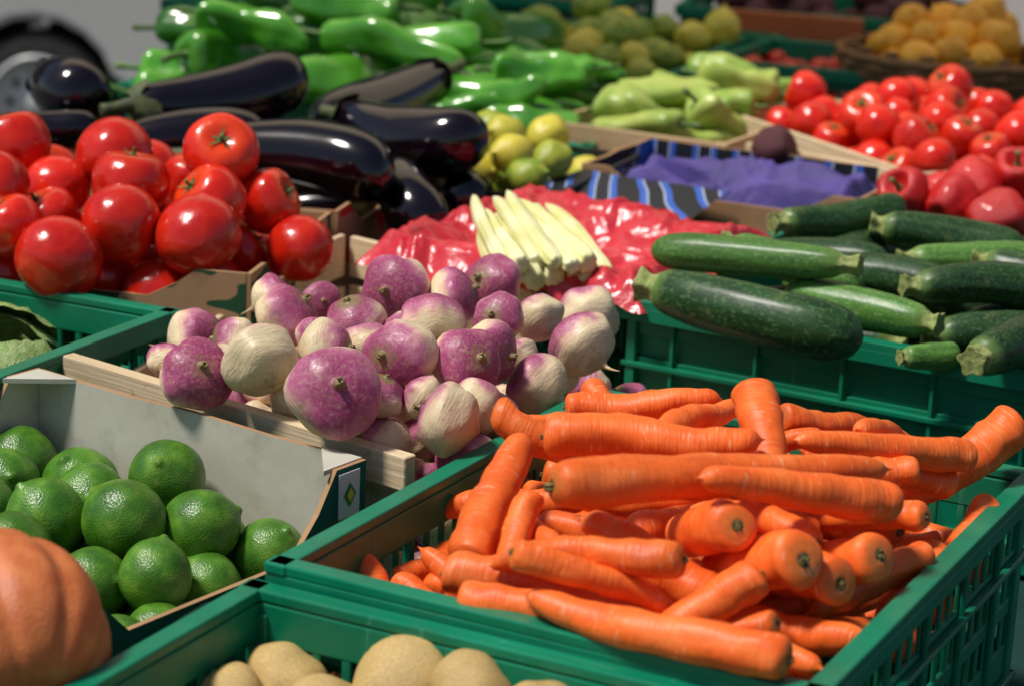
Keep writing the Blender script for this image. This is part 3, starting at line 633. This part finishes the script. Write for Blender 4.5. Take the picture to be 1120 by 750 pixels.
def v_pumpkin():
    mb=MB(); pr=[(.62,0),(.64,.1),(.74,.3),(.80,.5),(.70,.78),(.4,.96),(0,1.02),(-.4,.92),(-.7,.62),(-.8,.3),(-.78,0)]
    tube(mb,pr,100,k=4,axis='z',mod=lambda th,t:1-.07*abs(math.cos(4.5*th))**8,amp=.05,nf=1.2)
    tube(mb,[(.55,.16),(.75,.10),(1.0,.09),(1.1,.12),(1.1,0)],12,k=2,axis='z',mi=1,mod=lambda th,t:1+.15*math.cos(5*th))
    return mb.mesh('pumpkin',['pumpkin','zstem'])
pm=v_pumpkin()
for p,r,up in (((-.305,1.288,R-.008),.066,(-.5,.9,.35)),((-.44,1.36,R-.03),.07,(-.3,0,1)),((-.40,1.21,R-.03),.07,(0,.3,1))):
    o=link(bpy.data.objects.new('pumpkin',pm)); q=Vector(up).to_track_quat('Z','Y').to_matrix().to_4x4(); o.matrix_world=Matrix.Translation(p)@q@Matrix.Diagonal((r,r,r*1.1,1))
woodcrate('wooden_pumpkin_crate',-.395,1.27,.28,.26,-22,-.05,.15)
def cabbage(loc,r,sd):
    mb=MB(); q=random.Random(sd)
    for k in range(14):
        a=q.uniform(0,6.28); til=.15+.09*k; V=[];F=[];n=16
        for j in range(n+1):
            for i in range(n+1):
                u=(i/n-.5)*1.7;v=j/n*2.4; s=(.55+.05*k)
                rip=.03*math.sin(u*26)*math.sin(v)
                x=(s+rip)*math.sin(v)*math.cos(u)+.04*noise.noise(Vector((u*4,v*4,k))); y=(s+rip)*math.sin(v)*math.sin(u); z=-s*math.cos(v)+.09*noise.noise(Vector((u*6,v*3,k+9)))
                V.append((x,y,z))
        for j in range(n):
            for i in range(n): b=j*(n+1)+i;F.append((b,b+1,b+n+2,b+n+1))
        mb.add(V,F,0,True,Matrix.Rotation(a,4,'Z')@Matrix.Rotation(-til*.3,4,'Y'))
    o=link(bpy.data.objects.new('cabbage',mb.mesh('cabbage',['cabbage']))); o.location=loc;o.scale=(r,r,r*.85);o.rotation_euler=(q.uniform(-.4,.4),q.uniform(-.4,.4),q.uniform(0,6))
for p,r in (((-.485,2.03,R-.068),.070),((-.58,2.10,R-.05),.08),((-.60,1.98,R-.06),.08),((-.50,1.93,R-.09),.06),((-.42,2.08,R-.12),.05)): cabbage(p,r,int(r*1000+p[0]*100))
planks('orange_board',[((.36,4.28,.01),(.62,4.20,.01),.05,.02)],'orangep')
# ------------------------------------------------------------------ table, street
zt=R-.206
def table(X0,Y0,X1,Y1):
    mb=MB()
    mb.box(((X0+X1)/2,(Y0+Y1)/2,zt-.02),(X1-X0,Y1-Y0,.04))
    def skirt(x0,y0,x1,y1):
        n=120;V=[];F=[];a=Vector((x0,y0,0));b=Vector((x1,y1,0));d=(b-a).normalized();nn_=Vector((d.y,-d.x,0))
        for j in range(7):
            for i in range(n+1):
                t=i/n; p=a+(b-a)*t; f=.02*j/6*math.sin(t*(b-a).length*28+math.sin(t*9)); V.append((*(p+nn_*(f*.8+.004+.004*j)).xy,zt-.0-.6*j/6))
        for j in range(6):
            for i in range(n): k=j*(n+1)+i;F.append((k,k+1,k+n+2,k+n+1))
        mb.add(V,F,0,True)
    skirt(X0,Y0,X1,Y0);skirt(X1,Y0,X1,Y1);skirt(X1,Y1,X0,Y1);skirt(X0,Y1,X0,Y0)
    for x in(X0+.06,X1-.06):
        for y in (Y0+.06,Y1-.06): mb.box((x,y,(zt-.04)/2),(.05,.05,zt-.04))
    link(bpy.data.objects.new('market_table',mb.mesh('market_table',['cloth'])))
table(-1.1,.7,1.5,2.98);table(-.62,3.06,1.5,5.1)
mb=MB(); V=[];F=[];nx,ny=40,24;AY=3.30  # unseen awning on poles, added to darken the rear of the display
for j in range(ny+1):
    for i in range(nx+1):
        u=i/nx;v=j/ny; V.append((-1.5+3.9*u,AY+2.6*v,2.55+.45*v-.05*math.sin(math.pi*((u*3)%1))*(1-abs(2*v-1))))
for i in range(nx+1): V.append((-1.5+3.9*i/nx,AY-.01,2.36+.03*abs(math.sin(i*math.pi/4))))
for j in range(ny):
    for i in range(nx): a=j*(nx+1)+i;F.append((a,a+1,a+nx+2,a+nx+1))
o0=(ny+1)*(nx+1)
for i in range(nx): F.append((o0+i,o0+i+1,i+1,i))
mb.add(V,F,0,True)
for x in(-1.45,2.35):
    for y,h in((AY+.05,2.54),(AY+2.55,2.98)): mb.box((x,y,h/2),(.035,.035,h),1)
link(bpy.data.objects.new('market_awning',mb.mesh('market_awning',['awning','steel'])))
def plane(name,x0,y0,x1,y1,z,mat):
    mb=MB();mb.add([(x0,y0,z),(x1,y0,z),(x1,y1,z),(x0,y1,z)],[(0,1,2,3)],0,False);return link(bpy.data.objects.new(name,mb.mesh(name,[mat])))
plane('ground',-300,-300,300,300,0,'asphalt')
mb=MB();mb.box((0,14.5,.06),(80,5,.12));link(bpy.data.objects.new('pavement',mb.mesh('pavement',['pave'])))
mb=MB();mb.box((0,19,4.5),(40,4,9))
for fl in range(3):
    for i in range(16):
        x=-18.5+i*2.45; z=1.6+fl*2.9
        mb.box((x,16.985,z),(1.1,.05,1.7),1)
        for s_ in(-1,1): mb.box((x+s_*.86,16.96,z),(.55,.06,1.75),2)
        mb.box((x,16.93,z-.92),(1.3,.2,.08),3)
        mb.box((x,16.95,z),(.05,.05,1.7),3)
mb.box((0,16.9,9.05),(40.4,.5,.25),3)
link(bpy.data.objects.new('town_building',mb.mesh('town_building',['render','glass','shutter','pave'])))
car=link(bpy.data.objects.new('parked_car',None)); car.location=(-1.86,8.62,0)
def part(nm,mb,mats,bev=0):
    o=link(bpy.data.objects.new(nm,mb.mesh(nm,mats)));o.parent=car
    if bev: b=o.modifiers.new('b','BEVEL');b.width=bev;b.segments=3
    return o
AR=.305
prof=[(.62,.42),(.60,.72),(.50,.86),(-.35,1.0),(-.95,1.42),(-1.4,1.5),(-2.5,1.48),(-3.0,1.05),(-3.12,.95),(-3.15,.42),(-2.85,.34)]
prof+= [(-2.5+ -AR*math.cos(a),.30+AR*math.sin(a)) for a in [math.pi*i/10 for i in range(1,10)]]
prof+=[(-2.15,.34),(-.35,.34)]
prof+= [(-AR*math.cos(a),.30+AR*math.sin(a)) for a in [math.pi*i/10 for i in range(1,10)]]
prof+=[(.35,.34)]
n=len(prof);V=[(x,0,z) for x,z in prof]+[(x,1.6,z) for x,z in prof]
mb=MB();mb.add(V,[tuple(range(n)),tuple(range(2*n-1,n-1,-1))]+[(i,i+n,(i+1)%n+n,(i+1)%n) for i in range(n)],0,False); part('body',mb,['carpaint'],.03)
mb=MB();
mb.add([(-.45,-.006,1.0),(-1.0,-.006,1.38),(-1.45,-.006,1.44),(-1.5,-.006,1.0)],[(0,3,2,1)],0,False);mb.add([(-1.58,-.006,1.0),(-1.53,-.006,1.44),(-2.45,-.006,1.42),(-2.8,-.006,1.05)],[(0,3,2,1)],0,False)
part('windows',mb,['glass'])
mb=MB();mb.box((.61,.8,.50),(.08,1.5,.12));mb.box((-1.25,-.012,.55),(1.7,.02,.05));mb.box((-1.25,.8,.27),(3.2,1.3,.16));part('trim',mb,['black'],.01)
mb=MB();mb.box((.56,.2,.74),(.1,.3,.12));mb.box((.56,1.4,.74),(.1,.3,.12));part('headlights',mb,['glass'],.02)
for x in(0,-2.5):
    for y,sg in((.10,1),(1.5,-1)):
        mb=MB();mx=Matrix.Translation((x,y,.275))@Matrix.Rotation(math.pi/2,4,'Z')
        tube(mb,[(-.09,.165),(-.09,.24),(-.07,.272),(.07,.272),(.09,.24),(.09,.165)],40,k=1,mx=mx)
        tube(mb,[(-.075,0),(-.08,.04),(-.05,.06),(-.045,.15),(-.093,.172),(-.093,.190),(.06,.18),(.06,0)],40,k=1,mi=1,mx=mx)
        for i in range(9):
            a=2*math.pi*i/9; mb.box((-.045,.11*math.cos(a),.11*math.sin(a)),(.012,.028,.028),2,mx)
        part('wheel',mb,['rubber','rim','black'])
# ------------------------------------------------------------------ light & camera
W=bpy.data.worlds.new('World');SC.world=W;W.use_nodes=True
bg=W.node_tree.nodes['Background'];sk=W.node_tree.nodes.new('ShaderNodeTexSky');sk.sky_type='NISHITA';sk.sun_disc=False
sd=Vector((-.50,-.16,1.0)).normalized()
sk.sun_elevation=math.asin(sd.z); sk.sun_rotation=math.atan2(sd.x,sd.y)
W.node_tree.links.new(sk.outputs[0],bg.inputs[0]);bg.inputs[1].default_value=.072
sl=bpy.data.lights.new('sun','SUN');sl.energy=4.1;sl.angle=rad(10);sl.color=(1,.95,.88)
so=link(bpy.data.objects.new('sun',sl));so.rotation_euler=sd.to_track_quat('Z','Y').to_euler();so.location=(0,0,10)
cam=bpy.data.cameras.new('camera');co=link(bpy.data.objects.new('camera',cam));cam.lens=80;cam.sensor_width=36;cam.clip_end=1000
co.matrix_world=Matrix.Translation((0,0,R+.555))@Matrix.Rotation(rad(90-15.5),4,'X')@Matrix.Rotation(rad(2.5),4,'Z')
cam.dof.use_dof=True;cam.dof.focus_distance=1.80;cam.dof.aperture_fstop=7.1
SC.camera=co
SC.view_settings.view_transform='Standard';SC.view_settings.look='None';SC.view_settings.exposure=0
